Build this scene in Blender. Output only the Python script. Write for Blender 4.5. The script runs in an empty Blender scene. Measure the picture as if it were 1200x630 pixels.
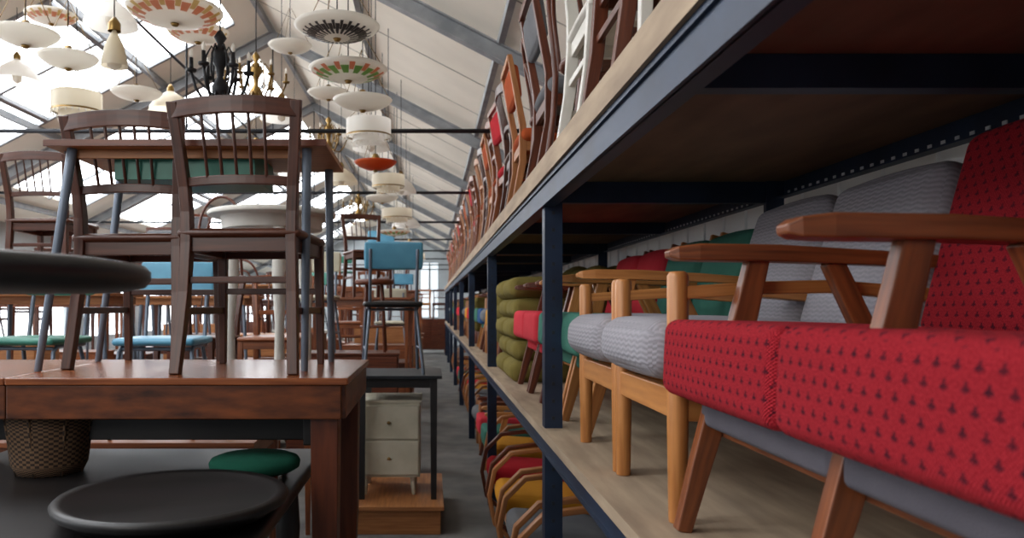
import bpy, math, random
from mathutils import Vector, Matrix
random.seed(7)
H=1.4
F=900.0
S=bpy.context.scene
# ------------------------------------------------------------------ materials
def C(r,g,b):
    def f(c):
        c/=255.0
        return c/12.92 if c<=0.04045 else ((c+0.055)/1.055)**2.4
    return (f(r),f(g),f(b),1)
class NT:
    def __init__(s,name):
        s.m=bpy.data.materials.new(name); s.m.use_nodes=True
        s.t=s.m.node_tree; s.n=s.t.nodes; s.l=s.t.links
        s.p=s.n['Principled BSDF']
    def new(s,k): return s.n.new(k)
    def link(s,a,b): s.l.new(a,b)
    def math(s,op,a,b=None):
        n=s.new('ShaderNodeMath'); n.operation=op
        for i,x in enumerate((a,b)):
            if x is None: continue
            if isinstance(x,(int,float)): n.inputs[i].default_value=x
            else: s.link(x,n.inputs[i])
        return n.outputs[0]
    def mix(s,fac,a,b):
        n=s.new('ShaderNodeMix'); n.data_type='RGBA'
        for i,x in ((0,fac),(6,a),(7,b)):
            if isinstance(x,(int,float,tuple)): n.inputs[i].default_value=x
            else: s.link(x,n.inputs[i])
        return n.outputs[2]
    def coord(s,kind='UV',scale=(1,1,1)):
        tc=s.new('ShaderNodeTexCoord'); mp=s.new('ShaderNodeMapping')
        s.link(tc.outputs[kind],mp.inputs[0]); mp.inputs['Scale'].default_value=scale
        return mp.outputs[0]
    def noise(s,vec,scale=1,detail=3):
        n=s.new('ShaderNodeTexNoise'); s.link(vec,n.inputs['Vector']); n.inputs['Scale'].default_value=scale
        n.inputs['Detail'].default_value=detail
        return n.outputs[0]
    def ramp(s,fac,a,b,lo=0.35,hi=0.65):
        n=s.new('ShaderNodeValToRGB'); s.link(fac,n.inputs[0])
        n.color_ramp.elements[0].position=lo; n.color_ramp.elements[1].position=hi
        n.color_ramp.elements[0].color=a; n.color_ramp.elements[1].color=b
        return n.outputs[0]
    def bump(s,h,st=0.3,d=0.002):
        n=s.new('ShaderNodeBump'); n.inputs['Strength'].default_value=st; n.inputs['Distance'].default_value=d
        s.link(h,n.inputs['Height']); s.link(n.outputs[0],s.p.inputs['Normal'])
    def base(s,c,rough=0.5,metal=0.0):
        if isinstance(c,tuple): s.p.inputs['Base Color'].default_value=c
        else: s.link(c,s.p.inputs['Base Color'])
        s.p.inputs['Roughness'].default_value=rough; s.p.inputs['Metallic'].default_value=metal
def wood(name,a,b,rough=0.4,st=(4,60,1)):
    t=NT(name); v=t.coord('UV',st); f=t.noise(v,1,4)
    t.base(t.ramp(f,a,b,0.3,0.7),rough); t.bump(f,0.12,0.001); return t.m
def cloth(name,a,b,rough=0.95,sc=450):
    t=NT(name); v=t.coord('UV'); f=t.noise(v,sc,2); g=t.noise(v,9,3)
    t.base(t.mix(g,a,b),rough); t.bump(f,0.6,0.003); t.p.inputs['Specular IOR Level'].default_value=0.15; return t.m
def plain(name,a,b=None,rough=0.5,metal=0.0,sc=6,kind='Object',em=0):
    t=NT(name); v=t.coord(kind); f=t.noise(v,sc,4)
    b=b or tuple(x*0.82 for x in a[:3])+(1,)
    t.base(t.ramp(f,b,a),rough,metal)
    if em: t.p.inputs['Emission Color'].default_value=a; t.p.inputs['Emission Strength'].default_value=em
    return t.m
def patfab(name,base1,base2,mark,cell=0.026):
    t=NT(name); v=t.coord('UV'); sp=t.new('ShaderNodeSeparateXYZ'); t.link(v,sp.inputs[0])
    u=t.math('DIVIDE',sp.outputs[0],cell); w=t.math('DIVIDE',sp.outputs[1],cell*0.72)
    row=t.math('FLOOR',w); off=t.math('MULTIPLY',t.math('FLOORED_MODULO',row,2),0.5)
    fx=t.math('ABSOLUTE',t.math('SUBTRACT',t.math('FRACT',t.math('ADD',u,off)),0.5))
    fy=t.math('SUBTRACT',t.math('FRACT',w),0.5)
    fya=t.math('ABSOLUTE',fy)
    a=t.math('MULTIPLY',t.math('LESS_THAN',fx,0.07),t.math('LESS_THAN',fya,0.28))
    b=t.math('MULTIPLY',t.math('LESS_THAN',fx,0.2),t.math('LESS_THAN',t.math('ABSOLUTE',t.math('ADD',fy,t.math('MULTIPLY',fx,0.7))),0.1))
    m=t.math('MAXIMUM',a,b)
    n1=t.noise(v,420,2); ns=t.noise(v,90,3)
    col=t.mix(t.ramp(n1,(0,0,0,1),(1,1,1,1),.35,.65),base2,base1)
    k=t.math('MINIMUM',t.math('MULTIPLY',m,t.math('ADD',t.math('MULTIPLY',ns,0.7),0.42)),1)
    t.base(t.mix(k,col,mark),0.95); t.p.inputs['Specular IOR Level'].default_value=0.15
    rib=t.math('SINE',t.math('MULTIPLY',sp.outputs[0],2*math.pi/0.005))
    rib2=t.math('SINE',t.math('MULTIPLY',sp.outputs[1],2*math.pi/0.005))
    t.bump(t.math('ADD',t.math('MULTIPLY',rib,rib2),n1),0.9,0.003); return t.m
def wavefab(name,a,b):
    t=NT(name); v=t.coord('UV'); sp=t.new('ShaderNodeSeparateXYZ'); t.link(v,sp.inputs[0])
    zz=t.math('SINE',t.math('MULTIPLY',sp.outputs[0],2*math.pi/0.034))
    w=t.math('SINE',t.math('ADD',t.math('MULTIPLY',sp.outputs[1],2*math.pi/0.011),t.math('MULTIPLY',zz,1.0)))
    k=t.math('ADD',t.math('MULTIPLY',w,0.5),0.5)
    n=t.noise(v,120,4)
    t.base(t.mix(t.math('ADD',t.math('MULTIPLY',k,0.22),t.math('MULTIPLY',n,0.45)),a,b),0.95); t.bump(k,0.35,0.003); return t.m
M={}
M['dark']=wood('dark_walnut',C(50,24,14),C(86,44,26),0.36)
M['dark2']=wood('mahogany',C(68,31,17),C(108,53,29),0.38)
M['teak']=wood('teak',C(92,48,26),C(146,82,44),0.38)
M['beech']=wood('beech',C(164,102,52),C(202,138,78),0.38)
M['oak']=wood('oak',C(138,84,44),C(178,118,68),0.48)
M['pale']=wood('pale_board',C(142,122,102),C(178,156,130),0.75,(3,18,1))
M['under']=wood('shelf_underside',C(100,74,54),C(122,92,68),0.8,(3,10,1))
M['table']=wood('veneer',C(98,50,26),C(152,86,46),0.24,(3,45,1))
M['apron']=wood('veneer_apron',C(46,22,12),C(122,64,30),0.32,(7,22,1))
M['ebony']=wood('black_wood',C(14,13,14),C(25,22,22),0.42)
M['steel']=plain('blue_steel',C(36,52,76),C(28,40,60),0.45,0.3)
M['steel_dk']=plain('dark_steel',C(44,48,54),C(34,37,42),0.5,0.4)
M['rafter']=plain('rafter_steel',C(156,158,160),C(130,134,138),0.6,0.1)
M['greytube']=plain('grey_tube',C(110,120,134),C(92,102,116),0.4,0.3)
M['chrome']=plain('chrome_tube',C(180,186,194),C(150,156,166),0.25,0.9)
M['white']=plain('white_paint',C(220,216,208),C(198,194,184),0.5)
M['cream']=plain('cream_paint',C(200,194,174),C(180,174,152),0.5)
M['vblue']=plain('blue_vinyl',C(96,162,190),C(82,146,176),0.4)
M['vgreen']=plain('green_vinyl',C(62,132,114),C(52,116,100),0.45)
M['vblack']=plain('black_vinyl',C(26,24,25),C(19,18,19),0.45)
M['red']=patfab('red_pattern_wool',C(212,54,66),C(166,28,42),C(54,24,42))
M['redplain']=cloth('red_wool',C(186,40,48),C(160,28,38))
M['rust']=cloth('rust_wool',C(176,84,44),C(146,64,34))
M['pink']=cloth('coral_wool',C(206,62,72),C(186,46,58))
M['gray']=wavefab('grey_woven',C(166,162,168),C(100,98,106))
M['graybase']=cloth('grey_hessian',C(106,102,110),C(84,82,90))
M['green']=cloth('sea_green_wool',C(72,122,106),C(54,104,92))
M['olive']=cloth('olive_velvet',C(130,116,60),C(98,88,46))
M['mustard']=cloth('mustard_wool',C(206,144,48),C(182,124,38))
M['grey2']=cloth('slate_wool',C(118,118,120),C(96,98,102))
M['blue2']=cloth('blue_wool',C(56,92,140),C(44,76,118))
M['dgreen']=cloth('bottle_green_velvet',C(24,80,62),C(16,62,50))
M['ceil']=plain('ceiling_panel_glow',C(228,221,208),C(216,209,196),0.8,0,1.5,'Object',0.14)  # faint emission put into the roof sheets to brighten them
M['joint']=plain('ceiling_joint',C(178,174,166),C(168,164,156),0.8,0,1.5)
M['wallp']=plain('wall_sheet',C(216,217,218),C(202,203,206),0.7,0,2)
M['wallfar']=plain('far_wall_sheet',C(180,186,188),C(164,170,174),0.7,0,2)
M['concrete']=plain('concrete',C(116,114,110),C(88,87,86),0.75,0,3)
t=NT('wicker'); v=t.coord('UV',(1,1,1)); ch=t.new('ShaderNodeTexChecker'); t.link(v,ch.inputs[0]); ch.inputs['Scale'].default_value=60
ch.inputs[1].default_value=C(120,92,66); ch.inputs[2].default_value=C(52,38,28)
t.base(ch.outputs[0],0.8); t.bump(ch.outputs[1],0.8,0.006); M['wick']=t.m
def emit(name,c,s):
    t=NT(name); t.base(c,0.6); t.p.inputs['Emission Color'].default_value=c; t.p.inputs['Emission Strength'].default_value=s; return t.m
M['sky']=emit('rooflight_polycarbonate',(0.93,0.965,1,1),12)
M['window']=emit('window_daylight',(0.92,0.96,1,1),5)
M['windowfar']=emit('far_window_daylight',(0.88,0.95,1,1),0.9)
def shade(name,c,pat=None,n=12,ring=(0.45,0.8),pat2=None):
    t=NT(name)
    if pat:
        v=t.coord('UV'); sp=t.new('ShaderNodeSeparateXYZ'); t.link(v,sp.inputs[0])
        ang=sp.outputs[0]; r=sp.outputs[1]
        pet=t.math('GREATER_THAN',t.math('ABSOLUTE',t.math('SINE',t.math('MULTIPLY',ang,math.pi*n))),0.62)
        inr=t.math('MULTIPLY',t.math('GREATER_THAN',r,ring[0]),t.math('LESS_THAN',r,ring[1]))
        m=t.math('MULTIPLY',pet,inr)
        col=t.mix(m,c,pat)
        pet2=t.math('GREATER_THAN',t.math('ABSOLUTE',t.math('COSINE',t.math('MULTIPLY',ang,math.pi*n))),0.85)
        inr2=t.math('MULTIPLY',t.math('GREATER_THAN',r,(ring[0]+ring[1])/2),t.math('LESS_THAN',r,ring[1]+0.1))
        col=t.mix(t.math('MULTIPLY',pet2,inr2),col,pat2 or pat)
        t.base(col,0.3)
        src=col
    else:
        t.base(c,0.3); src=None
    tr=t.new('ShaderNodeBsdfTranslucent'); mx=t.new('ShaderNodeMixShader'); mx.inputs[0].default_value=0.5
    if src is not None: t.link(src,tr.inputs[0])
    else: tr.inputs[0].default_value=c
    out=[n for n in t.n if n.type=='OUTPUT_MATERIAL'][0]
    t.link(t.p.outputs[0],mx.inputs[1]); t.link(tr.outputs[0],mx.inputs[2]); t.link(mx.outputs[0],out.inputs[0])
    return t.m
W=C(240,236,228)
M['sh0']=shade('opal_glass',W)
M['sh1']=shade('floral_glass',W,C(210,150,122),16,(0.6,0.85),C(206,184,130))
M['sh2']=shade('lace_glass',W,C(72,68,68),24,(0.3,0.7))
M['sh3']=shade('garden_glass',W,C(130,170,100),14,(0.5,0.8),C(214,140,110))
M['sh4']=shade('orange_glass',C(206,100,52))
M['sh5']=shade('cream_parchment',C(226,216,194))
M['brass']=plain('brass',C(150,120,70),C(120,94,50),0.3,0.8)
M['iron']=plain('black_iron',C(34,34,38),C(26,26,28),0.5,0.5)
# ------------------------------------------------------------------ mesh builder
class B:
    def __init__(s): s.v=[];s.f=[];s.m=[];s.sm=[];s.uv=[];s.mats=[]
    def mi(s,k):
        if k not in s.mats: s.mats.append(k)
        return s.mats.index(k)
    def merge(s,o,Mx):
        n=len(s.v); s.v.extend([Mx@p for p in o.v]); s.f.extend([[n+i for i in f] for f in o.f])
        s.m.extend([s.mi(o.mats[k]) for k in o.m]); s.sm.extend(o.sm); s.uv.extend(o.uv)
    def add(s,vs,fs,m,smooth=False,Mx=None,long=None,uvs=None):
        o=len(s.v); k=s.mi(m)
        vs=[Vector(p) for p in vs]
        for fi,f in enumerate(fs):
            s.f.append([o+i for i in f]); s.m.append(k); s.sm.append(smooth)
            if uvs is not None: s.uv.extend(uvs[fi]); continue
            a,b,c=vs[f[0]],vs[f[1]],vs[f[2]]
            n=(b-a).cross(c-a)
            if n.length<1e-12 and len(f)>3: n=(c-a).cross(vs[f[3]]-a)
            d=max(range(3),key=lambda i:abs(n[i]))
            ax=[i for i in range(3) if i!=d]
            if long is not None and ax[1]==long: ax=ax[::-1]
            off=0.37*d
            for i in f: s.uv.append((vs[i][ax[0]]+off+0.11*(o%17),vs[i][ax[1]]+off))
        s.v.extend([(Mx@p if Mx else p) for p in vs])
    def box(s,c,size,m,rot=None):
        x,y,z=[q/2 for q in size]
        vs=[(i*x,j*y,k*z) for i in(-1,1) for j in(-1,1) for k in(-1,1)]
        fs=[(0,1,3,2),(4,6,7,5),(0,4,5,1),(2,3,7,6),(0,2,6,4),(1,5,7,3)]
        L=max(range(3),key=lambda i:size[i])
        Mx=Matrix.Translation(c)
        if rot is not None: Mx=Mx@rot
        s.add(vs,fs,m,False,Mx,L)
    def bb(s,x0,x1,y0,y1,z0,z1,m): s.box(((x0+x1)/2,(y0+y1)/2,(z0+z1)/2),(abs(x1-x0),abs(y1-y0),abs(z1-z0)),m)
    def ribbon(s,pts,w,t,m,wd=(0,1,0),smooth=False):
        pts=[Vector(p) for p in pts]; wd=Vector(wd).normalized(); n=len(pts)
        W_=w if isinstance(w,(list,tuple)) else [w]*n
        T_=t if isinstance(t,(list,tuple)) else [t]*n
        vs=[];L=[0]
        for i,p in enumerate(pts):
            tg=(pts[min(i+1,n-1)]-pts[max(i-1,0)]).normalized()
            td=tg.cross(wd).normalized()
            for a,b in((-1,-1),(1,-1),(1,1),(-1,1)): vs.append(p+wd*a*W_[i]/2+td*b*T_[i]/2)
            if i: L.append(L[-1]+(pts[i]-pts[i-1]).length)
        fs=[];uv=[];r=random.random()*3
        for i in range(n-1):
            for j in range(4):
                k=(j+1)%4
                fs.append((4*i+j,4*i+k,4*i+4+k,4*i+4+j))
                q=j*0.07+r; uv.append([(L[i]+r,q),(L[i]+r,q+0.04),(L[i+1]+r,q+0.04),(L[i+1]+r,q)])
        fs.append((3,2,1,0)); uv.append([(r,r)]*4)
        e=4*(n-1); fs.append((e,e+1,e+2,e+3)); uv.append([(r,r)]*4)
        s.add(vs,fs,m,smooth,None,None,uv)
    def tube(s,pts,r,m,n=8,smooth=True):
        pts=[Vector(p) for p in pts]; k=len(pts)
        R=r if isinstance(r,(list,tuple)) else [r]*k
        vs=[];L=[0];ref=None
        for i,p in enumerate(pts):
            tg=(pts[min(i+1,k-1)]-pts[max(i-1,0)]).normalized()
            if ref is None:
                ref=Vector((0,0,1)) if abs(tg.z)<0.9 else Vector((1,0,0))
            a=(ref-tg*ref.dot(tg)).normalized(); ref=a; b=tg.cross(a)
            for j in range(n):
                q=2*math.pi*j/n; vs.append(p+(a*math.cos(q)+b*math.sin(q))*R[i])
            if i: L.append(L[-1]+(pts[i]-pts[i-1]).length)
        fs=[];uv=[]
        for i in range(k-1):
            for j in range(n):
                q=(j+1)%n
                fs.append((n*i+j,n*i+q,n*i+n+q,n*i+n+j))
                c=0.01*j; uv.append([(L[i],c),(L[i],c+.01),(L[i+1],c+.01),(L[i+1],c)])
        fs.append(tuple(range(n))[::-1]); uv.append([(0,0)]*n)
        fs.append(tuple(range(n*(k-1),n*k))); uv.append([(0,0)]*n)
        s.add(vs,fs,m,smooth,None,None,uv)
    def cyl(s,a,b,r0,m,r1=None,n=12): s.tube([a,b],[r0,r0 if r1 is None else r1],m,n)
    def lathe(s,prof,m,c=(0,0,0),n=28,polar=False):
        vs=[];fs=[];uv=[];c=Vector(c);R=max(p[0] for p in prof)
        for r,z in prof:
            for j in range(n):
                q=2*math.pi*j/n; vs.append(c+Vector((r*math.cos(q),r*math.sin(q),z)))
        for i in range(len(prof)-1):
            for j in range(n):
                q=(j+1)%n
                fs.append((n*i+j,n*i+q,n*i+n+q,n*i+n+j))
                if polar:
                    r0,r1=prof[i][0]/R,prof[i+1][0]/R
                    uv.append([(j/n*1.0,r0),((j+1)/n,r0),((j+1)/n,r1),(j/n,r1)])
                else:
                    a0=2*math.pi*j/n*R; a1=2*math.pi*(j+1)/n*R
                    uv.append([(a0,prof[i][1]),(a1,prof[i][1]),(a1,prof[i+1][1]+prof[i+1][0]),(a0,prof[i+1][1]+prof[i+1][0])])
        s.add(vs,fs,m,True,None,None,uv)
    def cushion(s,c,size,m,r=0.03,bulge=0.012,rot=None,N=10):
        h=[q/2 for q in size]; r=min(r,min(h)*0.98)
        vs=[];fs=[]
        for ax in range(3):
            for sg in(-1,1):
                o=len(vs)
                for i in range(N+1):
                    for j in range(N+1):
                        def f(k,d,n_=N):
                            e=r/h[d]*0.999
                            q=3
                            if k<=q: return -1+e*(k/q)
                            if k>=n_-q: return 1-e*((n_-k)/q)
                            return -1+e+(2-2*e)*(k-q)/(n_-2*q)
                        p=[0,0,0]; d1=(ax+1)%3; d2=(ax+2)%3; p[ax]=sg; p[d1]=f(i,d1); p[d2]=f(j,d2)
                        q=[p[k]*h[k] for k in range(3)]
                        inn=[max(-(h[k]-r),min(h[k]-r,q[k])) for k in range(3)]
                        d=Vector([q[k]-inn[k] for k in range(3)])
                        if d.length>1e-9: d=d.normalized()*r
                        w=Vector(inn)+d
                        w[ax]+=bulge*(1-p[d1]**2)*(1-p[d2]**2)*sg
                        vs.append(w)
                for i in range(N):
                    for j in range(N):
                        a=o+i*(N+1)+j
                        q=(a,a+N+1,a+N+2,a+1)
                        fs.append(q if sg>0 else q[::-1])
        Mx=Matrix.Translation(c)
        if rot is not None: Mx=Mx@rot
        s.add(vs,fs,m,True,Mx)
    def mesh(s,name):
        me=bpy.data.meshes.new(name); me.from_pydata([tuple(p) for p in s.v],[],s.f)
        for k in s.mats: me.materials.append(M[k])
        me.polygons.foreach_set('material_index',s.m); me.polygons.foreach_set('use_smooth',s.sm)
        ul=me.uv_layers.new(name='UVMap'); ul.data.foreach_set('uv',[q for u in s.uv for q in u])
        me.update(); return me
def RX(a): return Matrix.Rotation(math.radians(a),4,'X')
def RY(a): return Matrix.Rotation(math.radians(a),4,'Y')
def RZ(a): return Matrix.Rotation(math.radians(a),4,'Z')
def put(me,name,loc,rz=0,bev=0.003,rot=None,sc=1):
    if isinstance(me,B): me=me.mesh(name)
    o=bpy.data.objects.new(name,me); S.collection.objects.link(o)
    Mx=Matrix.Translation(loc)@RZ(rz)
    if rot is not None: Mx=Mx@rot
    if sc!=1: Mx=Mx@Matrix.Scale(sc,4)
    o.matrix_world=Mx
    if bev:
        b=o.modifiers.new('bevel','BEVEL'); b.width=bev; b.segments=2; b.limit_method='ANGLE'; b.angle_limit=math.radians(50)
    return o
# ------------------------------------------------------------------ furniture builders (local, floor at z=0)
def spindle_chair(w='dark',seat=None,back='spindle'):
    b=B()
    for sx in(-1,1):
        b.ribbon([(sx*.188,-.26,0),(sx*.182,-.235,.12),(sx*.175,-.212,.26),(sx*.17,-.2,.42),(sx*.172,-.2,.52),(sx*.176,-.208,.6),(sx*.186,-.23,.72),(sx*.198,-.26,.86)],.034,[.03,.034,.038,.042,.04,.037,.033,.026],w,(1,0,0))
        b.ribbon([(sx*.185,.2,0),(sx*.18,.185,.44)],[.024,.034],[.024,.034],w,(1,0,0))
        b.ribbon([(sx*.178,-.215,.2),(sx*.183,.19,.2)],.014,.024,w,(1,0,0))
        b.ribbon([(sx*.172,-.2,.415),(sx*.18,.185,.415)],.018,.05,w,(1,0,0))
    def bow(z,hw,d,yb,hh,th=.018,arch=0):
        P=[]
        for i in range(13):
            u=-1+i/6; P.append((u*hw,yb-d*(1-u*u),z+arch*(1-u*u)))
        b.ribbon(P,hh,th,w,(0,0,1))
    bow(.832,.212,.032,-.25,.055,.02,.012)
    bow(.612,.176,.02,-.208,.03,.018,.006)
    if back=='spindle':
        for i in range(5):
            x=-.1+i*.05; b.cyl((x*.95,-.225,.62),(x,-.277,.82),.0055,w,n=8)
    else:
        bow(.73,.19,.024,-.23,.035)
    b.ribbon([(-.175,.188,.415),(.175,.188,.415)],.018,.05,w,(0,1,0))
    b.ribbon([(-.17,-.2,.415),(.17,-.2,.415)],.018,.05,w,(0,1,0))
    b.ribbon([(-.18,.19,.27),(.18,.19,.27)],.016,.022,w,(0,1,0))
    b.ribbon([(-.175,-.208,.3),(.175,-.208,.3)],.016,.022,w,(0,1,0))
    b.cushion((0,-.005,.45),(.4,.43,.03),seat or w,.014,.006)
    return b
def kitchen_chair(col='vblue',seatc=None,tube='greytube'):
    b=B()
    b.cushion((0,0,.45),(.38,.37,.035),seatc or col,.016,.006)
    b.cushion((0,-.215,.76),(.37,.022,.17),col,.01,.004,RX(8))
    for sx in(-1,1):
        b.tube([(sx*.15,-.235,.8),(sx*.15,-.2,.62),(sx*.15,-.17,.46),(sx*.16,-.15,.425),(sx*.165,.1,.425),(sx*.17,.14,.4),(sx*.19,.2,0)],.0105,tube)
        b.tube([(sx*.15,-.12,.43),(sx*.19,-.24,0)],.0105,tube)
        b.tube([(sx*.18,-.2,.16),(sx*.182,.17,.16)],.007,tube)
    b.tube([(-.16,.12,.415),(.16,.12,.415)],.009,tube)
    return b
def hoop_chair(w='dark2',seat=None):
    b=B()
    b.lathe([(0,.44),(.19,.44),(.2,.45),(.2,.462),(.19,.47),(0,.472)],seat or w,n=24)
    P=[]
    for i in range(17):
        a=math.pi*i/16; P.append((.185*math.cos(a),-.17-.06*math.sin(a),.44+.02+.40*math.sin(a)**.7))
    P=[(.19,-.22,0),(.18,-.18,.3)]+P+[(-.18,-.18,.3),(-.19,-.22,0)]
    b.tube(P,.013,w)
    P=[]
    for i in range(13):
        a=math.pi*i/12; P.append((.12*math.cos(a),-.17-.05*math.sin(a),.46+.28*math.sin(a)**.8))
    b.tube(P,.009,w)
    for sx in(-1,1): b.tube([(sx*.13,.13,.44),(sx*.165,.18,0)],[.016,.011],w)
    P=[(.15*math.cos(2*math.pi*i/16),.0+.15*math.sin(2*math.pi*i/16),.24) for i in range(17)]
    b.tube(P,.008,w)
    return b
def padded_chair(w='dark2',fab='redplain'):
    b=B()
    b.cushion((0,0,.45),(.43,.42,.07),fab,.03,.012)
    b.cushion((0,-.235,.74),(.36,.045,.18),fab,.02,.008,RX(8))
    for sx in(-1,1):
        b.ribbon([(sx*.18,-.26,0),(sx*.18,-.2,.3),(sx*.18,-.2,.5),(sx*.18,-.27,.87)],.03,[.028,.038,.036,.026],w,(1,0,0))
        b.ribbon([(sx*.19,.19,0),(sx*.185,.17,.42)],[.022,.034],[.022,.034],w,(1,0,0))
        b.ribbon([(sx*.18,-.2,.39),(sx*.185,.17,.39)],.02,.05,w,(1,0,0))
    b.ribbon([(-.18,.17,.39),(.18,.17,.39)],.02,.05,w,(0,1,0)); b.ribbon([(-.18,-.2,.39),(.18,-.2,.39)],.02,.05,w,(0,1,0))
    b.ribbon([(-.19,-.272,.86),(.19,-.272,.86)],.024,.035,w,(0,1,0))
    return b
def mid_armchair(fab='red',w='teak',base='graybase',wid=.475,bz=.555,bh=.40,sides=(-1,1),arms=True):
    b=B(); y0=wid/2-.016
    b.cushion((.262,0,.322),(.545,wid,.142),fab,.024,.007,RY(2.5),16)
    b.cushion((.285,0,.222),(.44,wid-.06 if len(sides)==2 else wid+.0,.066),base,.012,.004,RY(3))
    b.cushion((.565,0,bz),(.1,wid-.02,bh),fab,.03,.012,RY(15),14)
    for sy in sides:
        y=sy*y0
        b.ribbon([(.025,y,0),(.06,y,.13),(.1,y,.27),(.14,y,.4),(.168,y,.52)],.03,[.028,.038,.046,.046,.04],w,(0,1,0))
        b.ribbon([(.6,y,0),(.45,y,.22),(.31,y,.515)],.03,[.024,.04,.036],w,(0,1,0))
        b.ribbon([(-.004,y,.528),(.012,y,.5295),(.05,y,.531),(.2,y,.529),(.4,y,.52),(.57,y,.51)],[.034,.05,.062,.058,.044,.034],[.012,.026,.032,.032,.028,.022],w,(0,1,0))
        b.ribbon([(.09,y,.235),(.5,y,.2)],.022,.045,w,(0,1,0))
        b.ribbon([(.49,y*.9,.24),(.62,y*.9,.70)],.022,.03,w,(0,1,0))
    b.ribbon([(.11,-y0,.205),(.11,y0,.205)],.05,.022,w,(0,0,1))
    return b
def settee():
    b=B()
    b.merge(mid_armchair('red','teak','graybase',.478,sides=(-1,1)),Matrix.Translation((0,-.24,0)))
    b.merge(mid_armchair('red','teak','graybase',.478,sides=(1,)),Matrix.Translation((0,.24,0)))
    b.cushion((.285,0,.222),(.43,.9,.06),'graybase',.012,.002,RY(3))
    return b
def beech_armchair(fab='gray',w='beech',wid=.45,th=.12):
    b=B(); y0=wid/2+.0
    b.cushion((.25,0,.33),(.53,wid-.02,th),fab,.045,.016,RY(3),14)
    b.cushion((.575,0,.535),(.1,wid-.03,.38),fab,.035,.014,RY(17),14)
    for sy in(-1,1):
        y=sy*(y0-.01)
        b.tube([(.045,y,0),(.045,y,.2),(.045,y,.488),(.045,y,.498)],[.018,.021,.021,.016],w,14)
        b.ribbon([(.04,y,.455),(.2,y,.465),(.35,y,.468),(.56,y,.45)],[.03,.036,.04,.03],.026,w,(0,1,0))
        b.ribbon([(.6,y,0),(.53,y,.25),(.56,y,.46),(.64,y,.70)],.028,[.028,.04,.034,.024],w,(0,1,0))
        b.ribbon([(.05,y,.23),(.55,y,.2)],.022,.055,w,(0,1,0))
    b.ribbon([(.045,-y0,.235),(.045,y0,.235)],.06,.022,w,(0,0,1))
    b.ribbon([(.54,-y0,.2),(.54,y0,.2)],.05,.022,w,(0,0,1))
    return b
def club_chair(fab='olive',w='dark2'):
    b=B()
    b.cushion((.28,0,.25),(.55,.5,.2),fab,.05,.015)
    b.cushion((.26,0,.38),(.5,.36,.13),fab,.05,.02)
    b.cushion((.56,0,.48),(.16,.5,.44),fab,.07,.02,RY(10))
    for sy in(-1,1):
        b.cushion((.26,sy*.22,.42),(.5,.1,.2),fab,.045,.01)
        b.cyl((.06,sy*.2,.16),(.04,sy*.21,0),.022,w,.014)
        b.cyl((.52,sy*.2,.16),(.56,sy*.21,0),.022,w,.014)
    return b
def cushion_stack():
    b=B()
    for i in range(5): b.cushion(((i%2)*.02+.2,0.01*(i%3-1),.06+i*.118),(.4,.46,.115),'olive',.045,.012)
    for i in range(2): b.cushion((.5+i*.11,0,.33),(.1,.46,.64),'olive',.045,.015,RY(4))
    return b
def bent_armchair(fab='mustard',w='oak'):
    b=B()
    b.cushion((.27,0,.33),(.5,.44,.11),fab,.04,.014,RY(4))
    b.cushion((.56,0,.57),(.09,.42,.44),fab,.035,.014,RY(16))
    for sy in(-1,1):
        y=sy*.25
        P=[(.56,y,.02),(.3,y,.012),(.12,y,.02),(.02,y,.12),(-.01,y,.28),(.02,y,.43),(.12,y,.53),(.28,y,.55),(.45,y,.52),(.6,y,.46),(.62,y,.3),(.56,y,.02)]
        b.ribbon(P,.045,.024,w,(0,1,0),True)
        b.ribbon([(.04,y*.95,.26),(.6,y*.95,.24)],.022,.04,w,(0,1,0))
    b.ribbon([(.06,-.25,.24),(.06,.25,.24)],.04,.02,w,(0,0,1))
    b.ribbon([(.55,-.25,.22),(.55,.25,.22)],.04,.02,w,(0,0,1))
    return b
def rect_table(L,D,h,top='oak',leg=None,th=.025,ap=.08,lw=.05,taper=.6,inset=.03,metal=False):
    b=B(); leg=leg or top
    b.box((0,0,h-th/2),(L,D,th),top)
    ix,iy=L/2-inset-lw/2,D/2-inset-lw/2
    for sx in(-1,1):
        for sy in(-1,1):
            if metal: b.tube([(sx*(ix-.02),sy*(iy-.02),h-th),(sx*(ix+.02),sy*(iy+.01),0)],[.016,.012],leg,12)
            else: b.ribbon([(sx*ix,sy*iy,h-th),(sx*ix,sy*iy,h-th-ap),(sx*ix,sy*iy,0)],[lw,lw,lw*taper],[lw,lw,lw*taper],leg,(1,0,0))
    if not metal or ap:
        a=ap if not metal else .05
        for sy in(-1,1): b.box((0,sy*iy,h-th-a/2),(2*ix,.02,a),leg if not metal else top)
        for sx in(-1,1): b.box((sx*ix,0,h-th-a/2),(.02,2*iy,a),leg if not metal else top)
    return b
def chest(L,D,h,w='teak',rows=3,cols=2):
    b=B()
    b.bb(-L/2,L/2,-D/2,D/2,.12,h,w)
    b.bb(-L/2-.01,L/2+.01,-D/2-.01,D/2+.01,h,h+.018,w)
    cw=L/cols; rh=(h-.14)/rows
    for i in range(cols):
        for j in range(rows):
            cx=-L/2+cw*(i+.5); cz=.13+rh*(j+.5)
            b.box((cx,-D/2-.006,cz),(cw-.02,.014,rh-.015),w)
            b.lathe([(0,0),(.012,0),(.014,.01),(0,.02)],'brass',(cx,-D/2-.016,cz-.01),10)
    for sx in(-1,1):
        for sy in(-1,1): b.cyl((sx*(L/2-.05),sy*(D/2-.05),.12),(sx*(L/2-.04),sy*(D/2-.04),0),.02,w,.013)
    return b
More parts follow.
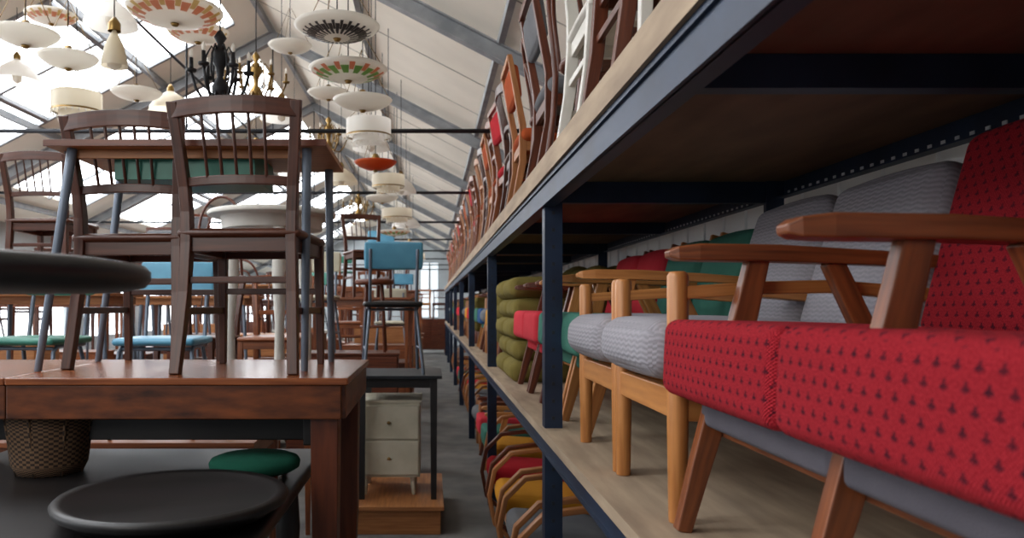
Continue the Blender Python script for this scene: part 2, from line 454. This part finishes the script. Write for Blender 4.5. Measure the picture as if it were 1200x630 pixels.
def round_table(r,h,top='white',legs=3):
    b=B()
    b.lathe([(0,h-.03),(r*.93,h-.03),(r,h-.024),(r,h-.008),(r*.97,h),(0,h)],top,n=40)
    b.lathe([(0,h-.09),(r*.78,h-.09),(r*.8,h-.03)],top,n=32)
    for i in range(legs):
        a=2*math.pi*(i+.25)/legs
        c,s_=math.cos(a),math.sin(a)
        P=[(c*r*.68,s_*r*.68,h-.03),(c*r*.68,s_*r*.68,h*.7),(c*r*.72,s_*r*.72,h*.5),(c*r*.7,s_*r*.7,h*.2),(c*r*.8,s_*r*.8,0)]
        b.tube(P,[.028,.034,.022,.026,.014],top,12)
    return b
def stool(r,h,seat='vblack',leg='chrome',th=.045,lf=.55,lb=.8):
    b=B()
    b.lathe([(0,h-th),(r*.9,h-th),(r*.98,h-th*.85),(r,h-th*.6),(r,h-th*.3),(r*.98,h-.004),(r*.9,h),(0,h+.002)],seat,n=56)
    for i in range(4):
        a=math.pi/4+i*math.pi/2
        b.tube([(math.cos(a)*r*lf,math.sin(a)*r*lf,h-th),(math.cos(a)*r*lb,math.sin(a)*r*lb,0)],.012,leg)
    q=lf*.35+lb*.65
    P=[(math.cos(2*math.pi*i/20)*r*q,math.sin(2*math.pi*i/20)*r*q,h*.35) for i in range(21)]
    b.tube(P,.007,leg)
    return b
# ------------------------------------------------------------------ room shell
RX0=-1.75; ZR=H+3.1; SL=.52
def roofz(x): return ZR-SL*abs(x-RX0)
XL,XRt,YF,YN=-5.6,1.36,27.0,-1.2
b=B(); b.bb(XL-.1,XRt+.1,YN-3,YF+.1,-.12,0,'concrete'); put(b,'floor',(0,0,0),bev=0)
b=B(); b.bb(XRt,XRt+.1,YN,YF,0,roofz(XRt)+.05,'wallp')
y=YN
while y<YF: b.bb(XRt-.012,XRt,y,y+.03,0,roofz(XRt),'wallp'); y+=.25
put(b,'wall_right',(0,0,0),bev=0)
b=B(); zt=roofz(XL)
b.bb(XL-.1,XL,YN,YF,0,.9,'wallfar'); b.bb(XL-.1,XL,YN,YF,2.0,zt+.05,'wallfar')
y=YN;k=0
while y<YF:
    b.bb(XL-.1,XL,y,y+.6,.9,2.0,'wallfar'); y+=2.6
put(b,'wall_left',(0,0,0),bev=0)
y=YN;k=1
while y+.6<YF-1:
    w=B(); w.bb(XL-.07,XL-.05,y+.6,min(y+2.6,YF),.9,2.0,'window')
    w.bb(XL-.06,XL-.02,y+1.58,y+1.62,.9,2.0,'steel_dk'); w.bb(XL-.06,XL-.02,y+.6,y+2.6,1.43,1.47,'steel_dk')
    put(w,'window_%d'%k,(0,0,0),bev=0); k+=1; y+=2.6
b=B()
vs=[(XL-.1,YF,0),(XRt+.1,YF,0),(XRt+.1,YF,roofz(XRt)+.1),(RX0,YF,ZR+.1),(XL-.1,YF,roofz(XL)+.1)]
b.add(vs+[(a,YF+.1,c) for a,_,c in vs],[(0,1,2,3,4),(9,8,7,6,5)],'wallfar')
put(b,'wall_far',(0,0,0),bev=0)
w=B(); w.bb(-.35,.25,YF-.03,YF-.01,1.0,2.9,'windowfar'); w.bb(-.07,-.03,YF-.06,YF-.02,1.0,2.9,'steel_dk'); w.bb(-.35,.25,YF-.06,YF-.02,1.9,1.96,'steel_dk')
put(w,'window_%d'%k,(0,0,0),bev=0)
def slab(b,x0,x1,y0,y1,m,lift=0,th=.06):
    z0,z1=roofz(x0)+lift,roofz(x1)+lift
    vs=[(x0,y0,z0),(x1,y0,z1),(x1,y1,z1),(x0,y1,z0),(x0,y0,z0+th),(x1,y0,z1+th),(x1,y1,z1+th),(x0,y1,z0+th)]
    b.add(vs,[(3,2,1,0),(4,5,6,7),(0,1,5,4),(1,2,6,5),(2,3,7,6),(3,0,4,7)],m)
portals=[2.5,5.5,8.5,11.5,14.5,17.5,20.5,23.5,26.5]
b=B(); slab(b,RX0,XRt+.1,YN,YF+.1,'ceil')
y=YN
while y<YF:
    slab(b,RX0,XRt,y,y+.012,'joint',-.006,.02); y+=1.0
sk=[]
prev=YN
for p in [-.5]+portals[:-1]:
    a0,a1=p+.6,p+2.5
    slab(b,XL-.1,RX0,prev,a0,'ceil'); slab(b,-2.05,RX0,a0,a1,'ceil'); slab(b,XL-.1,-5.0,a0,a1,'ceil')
    sk.append((a0,a1)); prev=a1
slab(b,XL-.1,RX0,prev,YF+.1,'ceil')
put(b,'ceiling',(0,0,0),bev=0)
for i,(a0,a1) in enumerate(sk):
    w=B(); slab(w,-5.0,-2.05,a0,a1,'sky',.02,.02)
    for xx in(-4.0,-3.06): slab(w,xx-.02,xx+.02,a0,a1,'rafter',-.02,.04)
    for yy in(a0,(a0+a1)/2,a1): slab(w,-5.0,-2.05,yy-.02,yy+.02,'rafter',-.02,.04)
    put(w,'window_%d'%(k+1+i),(0,0,0),bev=0)
for p in portals:
    b=B()
    for x0,x1 in((RX0,XRt-.02),(RX0,XL+.02)):
        def seg(w,z0,z1):
            vs=[(x0,p-w,roofz(x0)+z0),(x1,p-w,roofz(x1)+z0),(x1,p+w,roofz(x1)+z0),(x0,p+w,roofz(x0)+z0),
                (x0,p-w,roofz(x0)+z1),(x1,p-w,roofz(x1)+z1),(x1,p+w,roofz(x1)+z1),(x0,p+w,roofz(x0)+z1)]
            b.add(vs,[(0,3,2,1),(4,5,6,7),(0,1,5,4),(1,2,6,5),(2,3,7,6),(3,0,4,7)],'rafter',long=0)
        seg(.045,-.19,-.178); seg(.006,-.178,-.075); seg(.045,-.075,-.063)
    b.cyl((XL+.03,p,H+1.25),(XRt-.03,p,H+1.25),.016,'steel_dk',n=10)
    b.cyl((RX0,p,H+1.25),(RX0,p,ZR-.15),.008,'steel_dk',n=6)
    b.bb(XRt-.14,XRt-.04,p-.05,p+.05,H+1.0,roofz(XRt)-.1,'rafter')
    put(b,'trim_%d'%(portals.index(p)+1),(0,0,0),bev=0)
b=B()
for x in(RX0-.02,-2.95,-4.1,-5.2,-.6,.5,1.25):
    b.bb(x-.022,x+.022,YN,YF,roofz(x)-.07,roofz(x)-.005,'rafter' )
put(b,'trim_10',(0,0,0),bev=0)
b=B()
for x in(-2.55,): b.cyl((x,YN,roofz(x)-.22),(x,YF,roofz(x)-.22),.014,'steel_dk',n=8)
put(b,'trim_11',(0,0,0),bev=0)
# ------------------------------------------------------------------ shelving rack
XS=.40; XB=1.24; ZL=H-.43; ZU=H+.462; YE=21.6
b=B()
for i in range(0,9):
    y=2.7*i
    for x,s_ in((XS,1),(XB,-1)):
        b.bb(x,x+s_*.062,y-.004,y+.004,0,ZU-.02,'steel')
        b.bb(x,x+s_*.006,y,y+.06,0,ZU-.02,'steel')
        b.bb(x+s_*.056,x+s_*.062,y,y+.02,0,ZU-.02,'steel')
    for z in(ZL-.03,ZU-.025): b.bb(XS+.01,XB-.01,y+.005,y+.045,z-.075,z-.001,'steel')
    for z in(ZL-.03,ZU-.025):
        if i<8: b.bb(XS+.01,XB-.01,y+1.33,y+1.37,z-.06,z-.001,'steel')
for z,h in((ZL-.03,.05),(ZU-.025,.09)):
    b.bb(XS-.004,XS+.0,0,YE,z-h,z-.0005,'steel'); b.bb(XS-.012,XS+.035,0,YE,z-h,z-h+.006,'steel'); b.bb(XS-.012,XS-.004,0,YE,z-.018,z-.0005,'steel')
    b.bb(XB,XB+.006,0,YE,z-.06,z-.0005,'steel'); b.bb(XB-.03,XB,0,YE,z-.06,z-.055,'steel')
y=.6
while y<9:
    b.bb(XB-.003,XB-.0005,y,y+.014,ZU-.077,ZU-.063,'wallp'); y+=.05
for i in range(1,4):
    y=2.7*i; z=.1
    while z<ZU-.1:
        b.bb(XS+.025,XS+.035,y-.0055,y-.004,z,z+.012,'steel_dk'); z+=.06
b.bb(XS-.012,XB+.02,0,YE,ZL-.03,ZL,'pale')
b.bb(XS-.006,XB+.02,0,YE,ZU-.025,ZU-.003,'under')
b.bb(XS-.006,XB+.02,0,YE,ZU-.003,ZU,'pale'); b.bb(XS-.022,XS-.006,0,YE,ZU-.03,ZU+.04,'pale')
put(b,'industrial_shelving_rack',(0,0,0),bev=0)
# ------------------------------------------------------------------ armchairs on the middle shelf
cache={}
def get(key,fn):
    if key not in cache: cache[key]=fn().mesh(key)
    return cache[key]
X0=.455
def arm(name,key,fn,x,y,z,rz=0): return put(get(key,fn),name,(x,y,z),rz)
put(get('settee',settee),'red_upholstered_settee',(X0,1.005,ZL))
arm('grey_armchair','be_gray',lambda:beech_armchair('gray','beech'),X0-.01,1.74,ZL)
arm('grey_armchair','be_gray',None,X0-.01,2.21,ZL)
arm('green_armchair','mid_green',lambda:mid_armchair('green','beech','green',.42,.50,.36),X0+.02,2.68,ZL)
arm('green_armchair','mid_green',None,X0+.02,3.13,ZL)
arm('coral_armchair','mid_pink',lambda:mid_armchair('pink','dark2','pink',.42,.50,.36),X0+.01,3.58,ZL)
arm('coral_armchair','mid_pink',None,X0+.01,4.02,ZL)
for y in(4.52,5.01): put(get('cst',cushion_stack),'cushion_stack',(X0-.01,y,ZL))
put(get('club_ol',club_chair),'olive_club_chair',(X0+.02,5.62,ZL))
keys=[('blue_armchair','mid_blue',lambda:mid_armchair('blue2','dark2','blue2',.42,.5,.36)),('mustard_armchair','mid_mus',lambda:mid_armchair('mustard','oak','mustard',.42,.5,.36)),
      ('coral_armchair','mid_pink',None),('green_armchair','mid_green',None),('slate_armchair','be_slate',lambda:beech_armchair('grey2','oak')),('red_armchair','mid_rp',lambda:mid_armchair('redplain','teak','redplain',.42,.5,.36)),('olive_club_chair','club_ol',None)]
y=6.2;i=0
while y<21:
    n,kk,fn=keys[(i*3+1)%7]; arm(n,kk,fn,X0+.01,y,ZL); y+=.56; i+=1
fl=[('slate_bentwood_armchair','bt_g',lambda:bent_armchair('grey2','oak')),('slate_bentwood_armchair','bt_g',None),('mustard_bentwood_armchair','bt_m',lambda:bent_armchair('mustard','oak')),
    ('red_bentwood_armchair','bt_r',lambda:bent_armchair('redplain','dark2')),('mustard_bentwood_armchair','bt_m',None),('green_armchair','mid_green',None),('coral_armchair','mid_pink',None),('slate_armchair','be_slate',None)]
for j,yy in enumerate([2.95,3.62,4.28,4.95,5.75,6.35,7.0,7.6,8.5,9.1,9.7,10.3,11.2,11.8,12.4,13.9,14.6,15.3]):
    n,kk,fn=fl[j%8]
    if kk=='be_slate': fn=lambda:beech_armchair('grey2','oak')
    arm(n,kk,fn,X0-(.10 if j in(0,1,2,3) else 0.02),yy,0)
sp_dark=lambda:spindle_chair('dark')
get('hoop_d',lambda:hoop_chair('dark2'))
get('pd_r',lambda:padded_chair('teak','redplain')); get('pd_o',lambda:padded_chair('oak','rust'))
tops=[('white_chair','sp_white',lambda:spindle_chair('white','white','rail'),1.60,90),('dining_chair','sp_grey',lambda:spindle_chair('dark2','grey2','rail'),2.04,-90),('white_chair','sp_white',None,2.48,-90),
 ('bentwood_chair','hoop_d',None,2.92,-84),('padded_dining_chair','pd_g',lambda:padded_chair('dark2','grey2'),3.36,-90),('bentwood_chair','hoop_d',None,3.82,-96),('padded_dining_chair','pd_o',None,4.28,-90),
 ('dining_chair','sp_dark',sp_dark,4.74,-90),('padded_dining_chair','pd_r',None,5.2,-86),('dining_chair','sp_red',lambda:spindle_chair('teak','rust','rail'),5.66,-90)]
for n,kk,fn,yy,rz in tops: put(get(kk,fn),n,(.69,yy,ZU),rz)
get('sp_or',lambda:spindle_chair('oak','rust'))
yy=6.15; i=0
while yy<20:
    kk=['pd_o','sp_dark','sp_or','hoop_d','sp_red','pd_r','sp_or','pd_g'][i%8]; put(cache[kk],{'p':'padded_dining_chair','h':'bentwood_chair','s':'dining_chair'}[kk[0]],(.69,yy,ZU),-90); yy+=.46; i+=1
# ------------------------------------------------------------------ foreground left group
TZ=H-.217
b=B()
L,D=1.65,.80
b.bb(-L/2,-L/2+.62,-D/2,D/2,.728,.75,'table'); b.bb(-L/2+.622,L/2,-D/2,D/2,.728,.75,'table')
for sy in(-1,1):
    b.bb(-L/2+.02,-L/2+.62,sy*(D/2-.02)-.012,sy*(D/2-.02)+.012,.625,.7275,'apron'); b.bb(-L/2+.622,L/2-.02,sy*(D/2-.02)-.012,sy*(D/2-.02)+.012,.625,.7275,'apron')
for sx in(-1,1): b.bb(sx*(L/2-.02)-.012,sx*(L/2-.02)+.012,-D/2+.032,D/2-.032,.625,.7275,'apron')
for sx in(-1,1):
    for sy in(-1,1):
        cx,cy=sx*(L/2-.075),sy*(D/2-.08)
        b.ribbon([(cx,cy,.7275),(cx,cy,.6),(cx,cy,.15),(cx,cy,0)],[.085,.085,.075,.06],[.085,.085,.075,.06],'dark2',(1,0,0))
b.bb(-L/2+.15,L/2-.15,-.2,-.17,.53,.60,'ebony'); b.bb(-L/2+.12,-L/2+.15,-.3,.3,.53,.625,'ebony'); b.bb(L/2-.15,L/2-.12,-.3,.3,.53,.625,'ebony')
put(b,'extending_dining_table',(-.25-L/2,2.3+D/2,TZ-.75),bev=.004)
for x in(-.325,-1.825):
    bb_=B(); bb_.box((0,0,TZ-.75-.02),(.16,.95,.04),'oak')
    for sy in(-1,1): bb_.box((0,sy*.4,(TZ-.79)/2),(.14,.04,TZ-.79),'oak')
    bb_.box((0,0,.2),(.03,.8,.06),'oak')
    put(bb_,'low_trestle_bench',(x,2.7,0))
put(get('sp_dark',sp_dark),'dining_chair',(-.605,2.42+.25,TZ),-3)
put(cache['sp_dark'],'dining_chair',(-1.03,2.60+.25,TZ),-3)
b=B()
x0,x1,y0,y1=-1.27,-.345,2.52,3.03; zt=.762
b.bb(x0,x1,y0,y1,zt-.02,zt,'oak'); b.bb(x0-.002,x1+.002,y0-.003,y0,zt-.022,zt+.001,'dark2')
b.bb(x0+.08,x1-.06,y0+.06,y0+.075,zt-.05,zt-.0205,'oak')
b.bb(-1.08,-.60,2.62,2.92,zt-.115,zt-.0205,'vgreen')
for (xa,ya,xb,yb) in((x0+.07,y0+.05,x0-.03,y0+.02),(x0+.07,y1-.05,x0-.03,y1-.03),(x1-.07,y0+.05,x1-.075,y0+.03),(x1-.05,y1-.06,x1-.04,y1-.06)):
    b.tube([(xa,ya,zt-.02),(xb,yb,0)],[.0165,.012],'greytube',14)
put(b,'kitchen_table',(0,0,TZ))
b=B(); zt=.86
b.cushion((0,0,zt-.02),(1.2,1.3,.04),'ebony',.018,0,N=14)
b.bb(-.52,.52,-.58,.58,zt-.11,zt-.041,'ebony')
for sx in(-1,1):
    for sy in(-1,1): b.tube([(sx*.48,sy*.52,zt-.1),(sx*.48,sy*.52,.6),(sx*.48,sy*.52,.3),(sx*.48,sy*.52,0)],[.035,.045,.03,.025],'ebony',14)
put(b,'black_table',(-1.0,2.27,0),bev=0)
b=B(); b.lathe([(0,0),(.2,0),(.25,.012),(.265,.025),(.285,.035),(.29,.05),(.28,.06),(.26,.055),(.24,.04),(0,.036)],'ebony',n=56)
put(b,'turned_wooden_tray',(-.66,1.97,.862),bev=0)
b=B(); b.lathe([(0,0),(.1,0),(.115,.03),(.13,.15),(.14,.22),(.146,.228),(.136,.23),(.125,.2),(.1,.02),(0,.02)],'wick',n=36)
for i in range(8):
    a=i*math.pi/4; b.tube([(.1*math.cos(a),.1*math.sin(a),0),(.143*math.cos(a),.143*math.sin(a),.225)],.006,'wick',6)
put(b,'wicker_basket',(-1.24,2.5,.862),bev=0)
b=B(); b.lathe([(0,.03),(.12,.03),(.136,.04),(.139,.056),(.132,.068),(.11,.076),(0,.08)],'dgreen',n=40)
for i in range(4):
    a=math.pi/4+i*math.pi/2; b.cyl((.1*math.cos(a),.1*math.sin(a),.035),(.11*math.cos(a),.11*math.sin(a),0),.013,'dark2',.01)
put(b,'green_footstool',(-.545,2.38,.862),bev=0)
put(chest(.42,.5,.64,'dark2',3,1),'bedside_cabinet',(-.80,.80,0),90)
put(stool(.34,.80,'vblack','iron',.036,.3,.34),'bar_stool',(-.675,.86,.653),0,0)
# ------------------------------------------------------------------ aisle table with blue chair
b=B(); b.bb(-.5,.06,4.7,5.6,0,.15,'oak'); b.bb(-.52,.08,4.68,5.62,.15,.175,'oak'); put(b,'wooden_plinth',(0,0,0))
put(rect_table(.56,.6,.785,'steel_dk','vblack',.02,.06,.045,.8),'grey_topped_table',(-.21,5.12,.175))
put(get('kit_blue',lambda:kitchen_chair('vblue','vblack')),'kitchen_chair',(-.26,5.12,.96),6)
put(get('chest_cream',lambda:chest(.4,.4,.6,'cream',2,1)),'cream_cabinet',(-.27,5.15,.175))
put(get('tbl_a',lambda:rect_table(1.5,.75,.78,'teak',None,.025,.09,.055)),'dining_table',(-1.55,3.85,0))
put(get('rt_w',lambda:round_table(.31,1.08,'white',3)),'round_side_table',(-.78,3.78,.78),20 )
put(get('tbl_b',lambda:rect_table(1.1,.6,.74,'teak',None,.022,.07,.045)),'dining_table',(-1.25,4.95,0))
put(get('kit_blue2',lambda:kitchen_chair('vblue')),'kitchen_chair',(-1.30,3.75,.78),182)
put(get('kit_green',lambda:kitchen_chair('vgreen')),'kitchen_chair',(-1.95,3.8,.78),175)
# ------------------------------------------------------------------ background clutter
get('kit_cream',lambda:kitchen_chair('cream','cream')); get('sp_oak',lambda:spindle_chair('oak','mustard','rail')); get('sp_teak2',lambda:spindle_chair('teak','teak'))
get('stool_o',lambda:stool(.16,.6,'dark2','dark2')); get('tbl_m',lambda:rect_table(.95,.55,.74,'oak','greytube',.022,.03,.03,1,.03,True))
get('tbl_w',lambda:rect_table(.95,.6,.74,'white','white',.022,.07,.05)); get('tbl_d',lambda:rect_table(1.0,.6,.75,'dark2','dark2',.022,.08,.05))
get('chest_t',lambda:chest(.95,.45,.85,'teak',3,2)); get('chest_d',lambda:chest(.9,.45,1.0,'dark2',4,2)); get('chest_o',lambda:chest(.95,.5,1.05,'oak',4,1))
chs=[('kitchen_chair','kit_blue2'),('dining_chair','sp_dark'),('dining_chair','sp_teak2'),('bentwood_chair','hoop_d'),('kitchen_chair','kit_cream'),('dining_chair','sp_oak'),('dining_chair','sp_grey'),('stool','stool_o'),('dining_chair','sp_dark'),('dining_chair','sp_teak2'),('kitchen_chair','kit_green'),('padded_dining_chair','pd_g')]
bases=[('dining_table','tbl_d',.75),('dining_table','tbl_b',.74),('chest_of_drawers','chest_t',.868),('white_table','tbl_w',.74),('chest_of_drawers','chest_d',1.018),('dining_table','tbl_b',.74),('chest_of_drawers','chest_o',1.068)]
def load(x,y,z,level):
    r=random.random()
    if level<2 and r<.55:
        k2=random.choice([('kitchen_table','tbl_m',.74),('dining_table','tbl_b',.74),('dining_table','tbl_d',.75)])
        put(cache[k2[1]],k2[0],(x,y,z),random.uniform(-3,3))
        c=random.choice(chs)
        if random.random()<.8: put(cache[c[1]],c[0],(x+random.uniform(-.2,.2),y,z+k2[2]),random.choice([0,180,20,200]))
    else:
        for dx in(-.25,.25):
            c=random.choice(chs); put(cache[c[1]],c[0],(x+dx,y+random.uniform(-.03,.03),z),random.choice([0,180,10,170,190]))
for y in [5.0,6.4,7.7,9.1,10.6,12.2,14,16,18.5,21]:
    x=-.72
    if y<5.5: x=-2.45
    while x>XL+.6:
        n,kk,h=random.choice(bases)
        put(cache[kk],n,(x,y,0),random.uniform(-2,2))
        load(x,y,h,0 if y>5.5 else 1)
        x-=1.2
# clutter closing the far end of the aisle
put(cache['chest_d'],'chest_of_drawers',(.0,22.6,0)); put(cache['sp_oak'],'dining_chair',(-.2,22.6,1.018),180); put(cache['sp_dark'],'dining_chair',(.25,22.6,1.018),175)
put(cache['sp_teak2'],'dining_chair',(-1.0,4.95,.74),180)
put(cache['sp_dark'],'dining_chair',(-1.5,4.95,.74),170)
x=-3.15
put(cache['tbl_a'],'dining_table',(x,3.85,0)); put(cache['tbl_a'],'dining_table',(x+.02,3.85,.78)); put(cache['sp_oak'],'dining_chair',(x-.1,3.85,1.56),170); put(cache['sp_dark'],'dining_chair',(x+.45,3.85,1.56),10)
# ------------------------------------------------------------------ pendants
def pend(u,v,Y,r,mat,kind='dish',name='pendant_lamp'):
    x=(u-505)/F*Y; z=H+(358-v)/F*Y; top=roofz(x)-.0
    b=B()
    if kind=='dish':
        b.lathe([(.0,-.045),(r*.2,-.045),(r*.45,-.038),(r*.75,-.02),(r*.93,0),(r,.014),(r*.985,.017),(r*.9,.006),(r*.7,-.013),(r*.2,-.036),(0,-.038)],mat,n=48,polar=True)
        b.lathe([(0,-.06),(.012,-.058),(.02,-.046),(0,-.044)],'brass',n=14)
        b.lathe([(.0,-.03),(.028,-.03),(.03,.04),(.018,.07),(0,.075)],'brass',n=14)
        for i in range(3):
            a=i*2*math.pi/3; b.tube([(r*.93*math.cos(a),r*.93*math.sin(a),.008),(.01*math.cos(a),.01*math.sin(a),.3)],.002,'brass',5)
        b.cyl((0,0,.05),(0,0,top-z),.003,'iron',n=6)
    elif kind=='bell':
        b.lathe([(r,0),(r*.96,.03),(r*.7,.1),(r*.3,.15),(r*.12,.17),(0,.172)],mat,n=32,polar=False)
        b.lathe([(0,-.02),(.03,0),(.035,.04),(.02,.1),(0,.12)],'sh0',n=16)
        b.lathe([(.03,.165),(.03,.2),(.01,.23),(0,.23)],'brass',n=12)
        b.cyl((0,0,.2),(0,0,top-z),.003,'iron',n=6)
    elif kind=='drum':
        b.lathe([(r,-.05),(r*1.0,.05)],mat,n=32); b.lathe([(r*.7,-.09),(r*.72,-.05)],mat,n=28); b.lathe([(r*1.02,-.055),(r*1.02,-.045),(r*.98,-.045)],'brass',n=32)
        for i in range(24):
            a=i*math.pi/12; b.lathe([(0,-.02),(.006,-.008),(0,.004)],'sh0',(r*math.cos(a),r*math.sin(a),-.055),6)
            b.lathe([(0,-.02),(.006,-.008),(0,.004)],'sh0',(r*.7*math.cos(a),r*.7*math.sin(a),-.095),6)
        for i in range(4):
            a=i*math.pi/2; b.tube([(r*math.cos(a),r*math.sin(a),.05),(0,0,.18)],.002,'brass',5)
        b.cyl((0,0,.17),(0,0,top-z),.003,'iron',n=6)
    elif kind=='chand':
        b.lathe([(0,-.13),(.018,-.12),(.01,-.1),(.035,-.07),(.04,-.04),(.015,0),(.02,.05),(.045,.09),(.03,.13),(.012,.16),(.03,.19),(.012,.22),(0,.23)],mat,n=18)
        for i in range(6):
            a=i*math.pi/3+.2; c,s_=math.cos(a),math.sin(a)
            P=[(c*q*r,s_*q*r,w) for q,w in((.1,-.03),(.3,-.09),(.6,-.1),(.85,-.05),(1,.02))]
            b.tube(P,.007,mat,8)
            P=[(c*q*r,s_*q*r,w) for q,w in((.1,.1),(.3,.15),(.5,.1),(.55,.02),(.4,-.03))]
            b.tube(P,.005,mat,8)
            b.lathe([(0,0),(.022,.005),(.026,.016),(.01,.014),(.009,.07),(0,.07)],mat,(c*r,s_*r,.02),12)
            b.lathe([(0,.0),(.01,.01),(.008,.03),(0,.045)],'sh0',(c*r,s_*r,.09),10)
        b.cyl((0,0,.2),(0,0,top-z),.004,'iron',n=6)
    put(b,name,(x,0+Y,z),bev=0)
P=[(205,16,3.5,.215,'sh1','dish'),(395,34,3.6,.2,'sh2','dish'),(408,84,3.9,.2,'sh3','dish'),(232,40,4.3,.17,'sh1','dish'),(80,70,4.0,.15,'sh0','dish'),(30,42,3.6,.15,'sh0','dish'),
(90,120,4.2,.13,'sh5','drum'),(134,78,3.6,.06,'sh5','bell'),(258,92,3.6,.13,'iron','chand'),(300,100,5.2,.2,'brass','chand'),
(440,192,5.4,.15,'sh4','dish'),(432,150,4.8,.14,'sh0','drum'),(425,120,4.4,.17,'sh0','dish'),(435,175,5.8,.14,'sh0','bell'),(455,212,6.6,.14,'sh5','drum'),(448,232,7.4,.16,'sh0','dish'),(470,226,8.0,.16,'sh0','bell'),
(465,250,8.6,.17,'sh5','drum'),(462,272,9.4,.2,'sh3','dish'),(476,266,10.5,.2,'sh0','bell'),(480,285,11.5,.2,'sh0','dish'),(472,295,12.6,.2,'sh4','dish'),(484,300,14,.22,'sh5','drum'),
(340,55,6.0,.17,'sh0','dish'),(160,110,5.6,.18,'sh0','dish'),(200,130,6.6,.18,'sh5','bell'),(330,140,6.5,.18,'sh0','bell'),(300,170,7.5,.18,'sh1','dish'),(385,110,6.2,.17,'sh0','dish'),(385,165,7.2,.17,'brass','chand'),
(400,215,8.2,.18,'sh5','bell'),(420,245,9.2,.18,'brass','chand'),(375,190,8.8,.18,'sh0','dish'),(345,205,9.5,.2,'sh0','bell'),(130,30,5.0,.17,'sh0','bell'),(60,20,5.2,.17,'sh1','dish'),(20,95,6.0,.17,'sh0','bell'),
(430,262,11,.2,'sh0','dish'),(445,280,12.5,.2,'sh1','dish'),(415,275,13,.22,'sh0','bell')]
for a in P:
    pend(a[0],a[1],a[2],a[3],a[4],a[5],'chandelier' if a[5]=='chand' else 'pendant_lamp')
# ------------------------------------------------------------------ light
w=bpy.data.worlds.new('World'); S.world=w; w.use_nodes=True
bg=w.node_tree.nodes['Background']; bg.inputs[0].default_value=(.84,.90,1,1); bg.inputs[1].default_value=0.42
def area(name,loc,tgt,sx,sy,p,col=(1,1,1)):
    l=bpy.data.lights.new(name,'AREA'); l.shape='RECTANGLE'; l.size=sx; l.size_y=sy; l.energy=p; l.color=col
    o=bpy.data.objects.new(name,l); S.collection.objects.link(o); o.location=loc
    d=Vector(tgt)-Vector(loc); o.rotation_euler=d.to_track_quat('-Z','Y').to_euler()
area('added_front_fill',(-2.4,-1.4,2.7),(.6,2.2,1.2),1.6,1.4,74,(1,.95,.90))  # unseen area lamp added behind the camera to brighten the shelf side
# ------------------------------------------------------------------ camera
cd=bpy.data.cameras.new('Camera'); cam=bpy.data.objects.new('Camera',cd); S.collection.objects.link(cam); S.camera=cam
cd.sensor_width=36; cd.lens=27; cd.shift_x=95/1200; cd.shift_y=43/1200; cd.clip_start=.05
cam.location=(0,0,H); cam.rotation_euler=(math.radians(90),0,0)
cd.dof.use_dof=True; cd.dof.focus_distance=2.2; cd.dof.aperture_fstop=5.0
S.view_settings.view_transform='Standard'; S.view_settings.exposure=-0.72
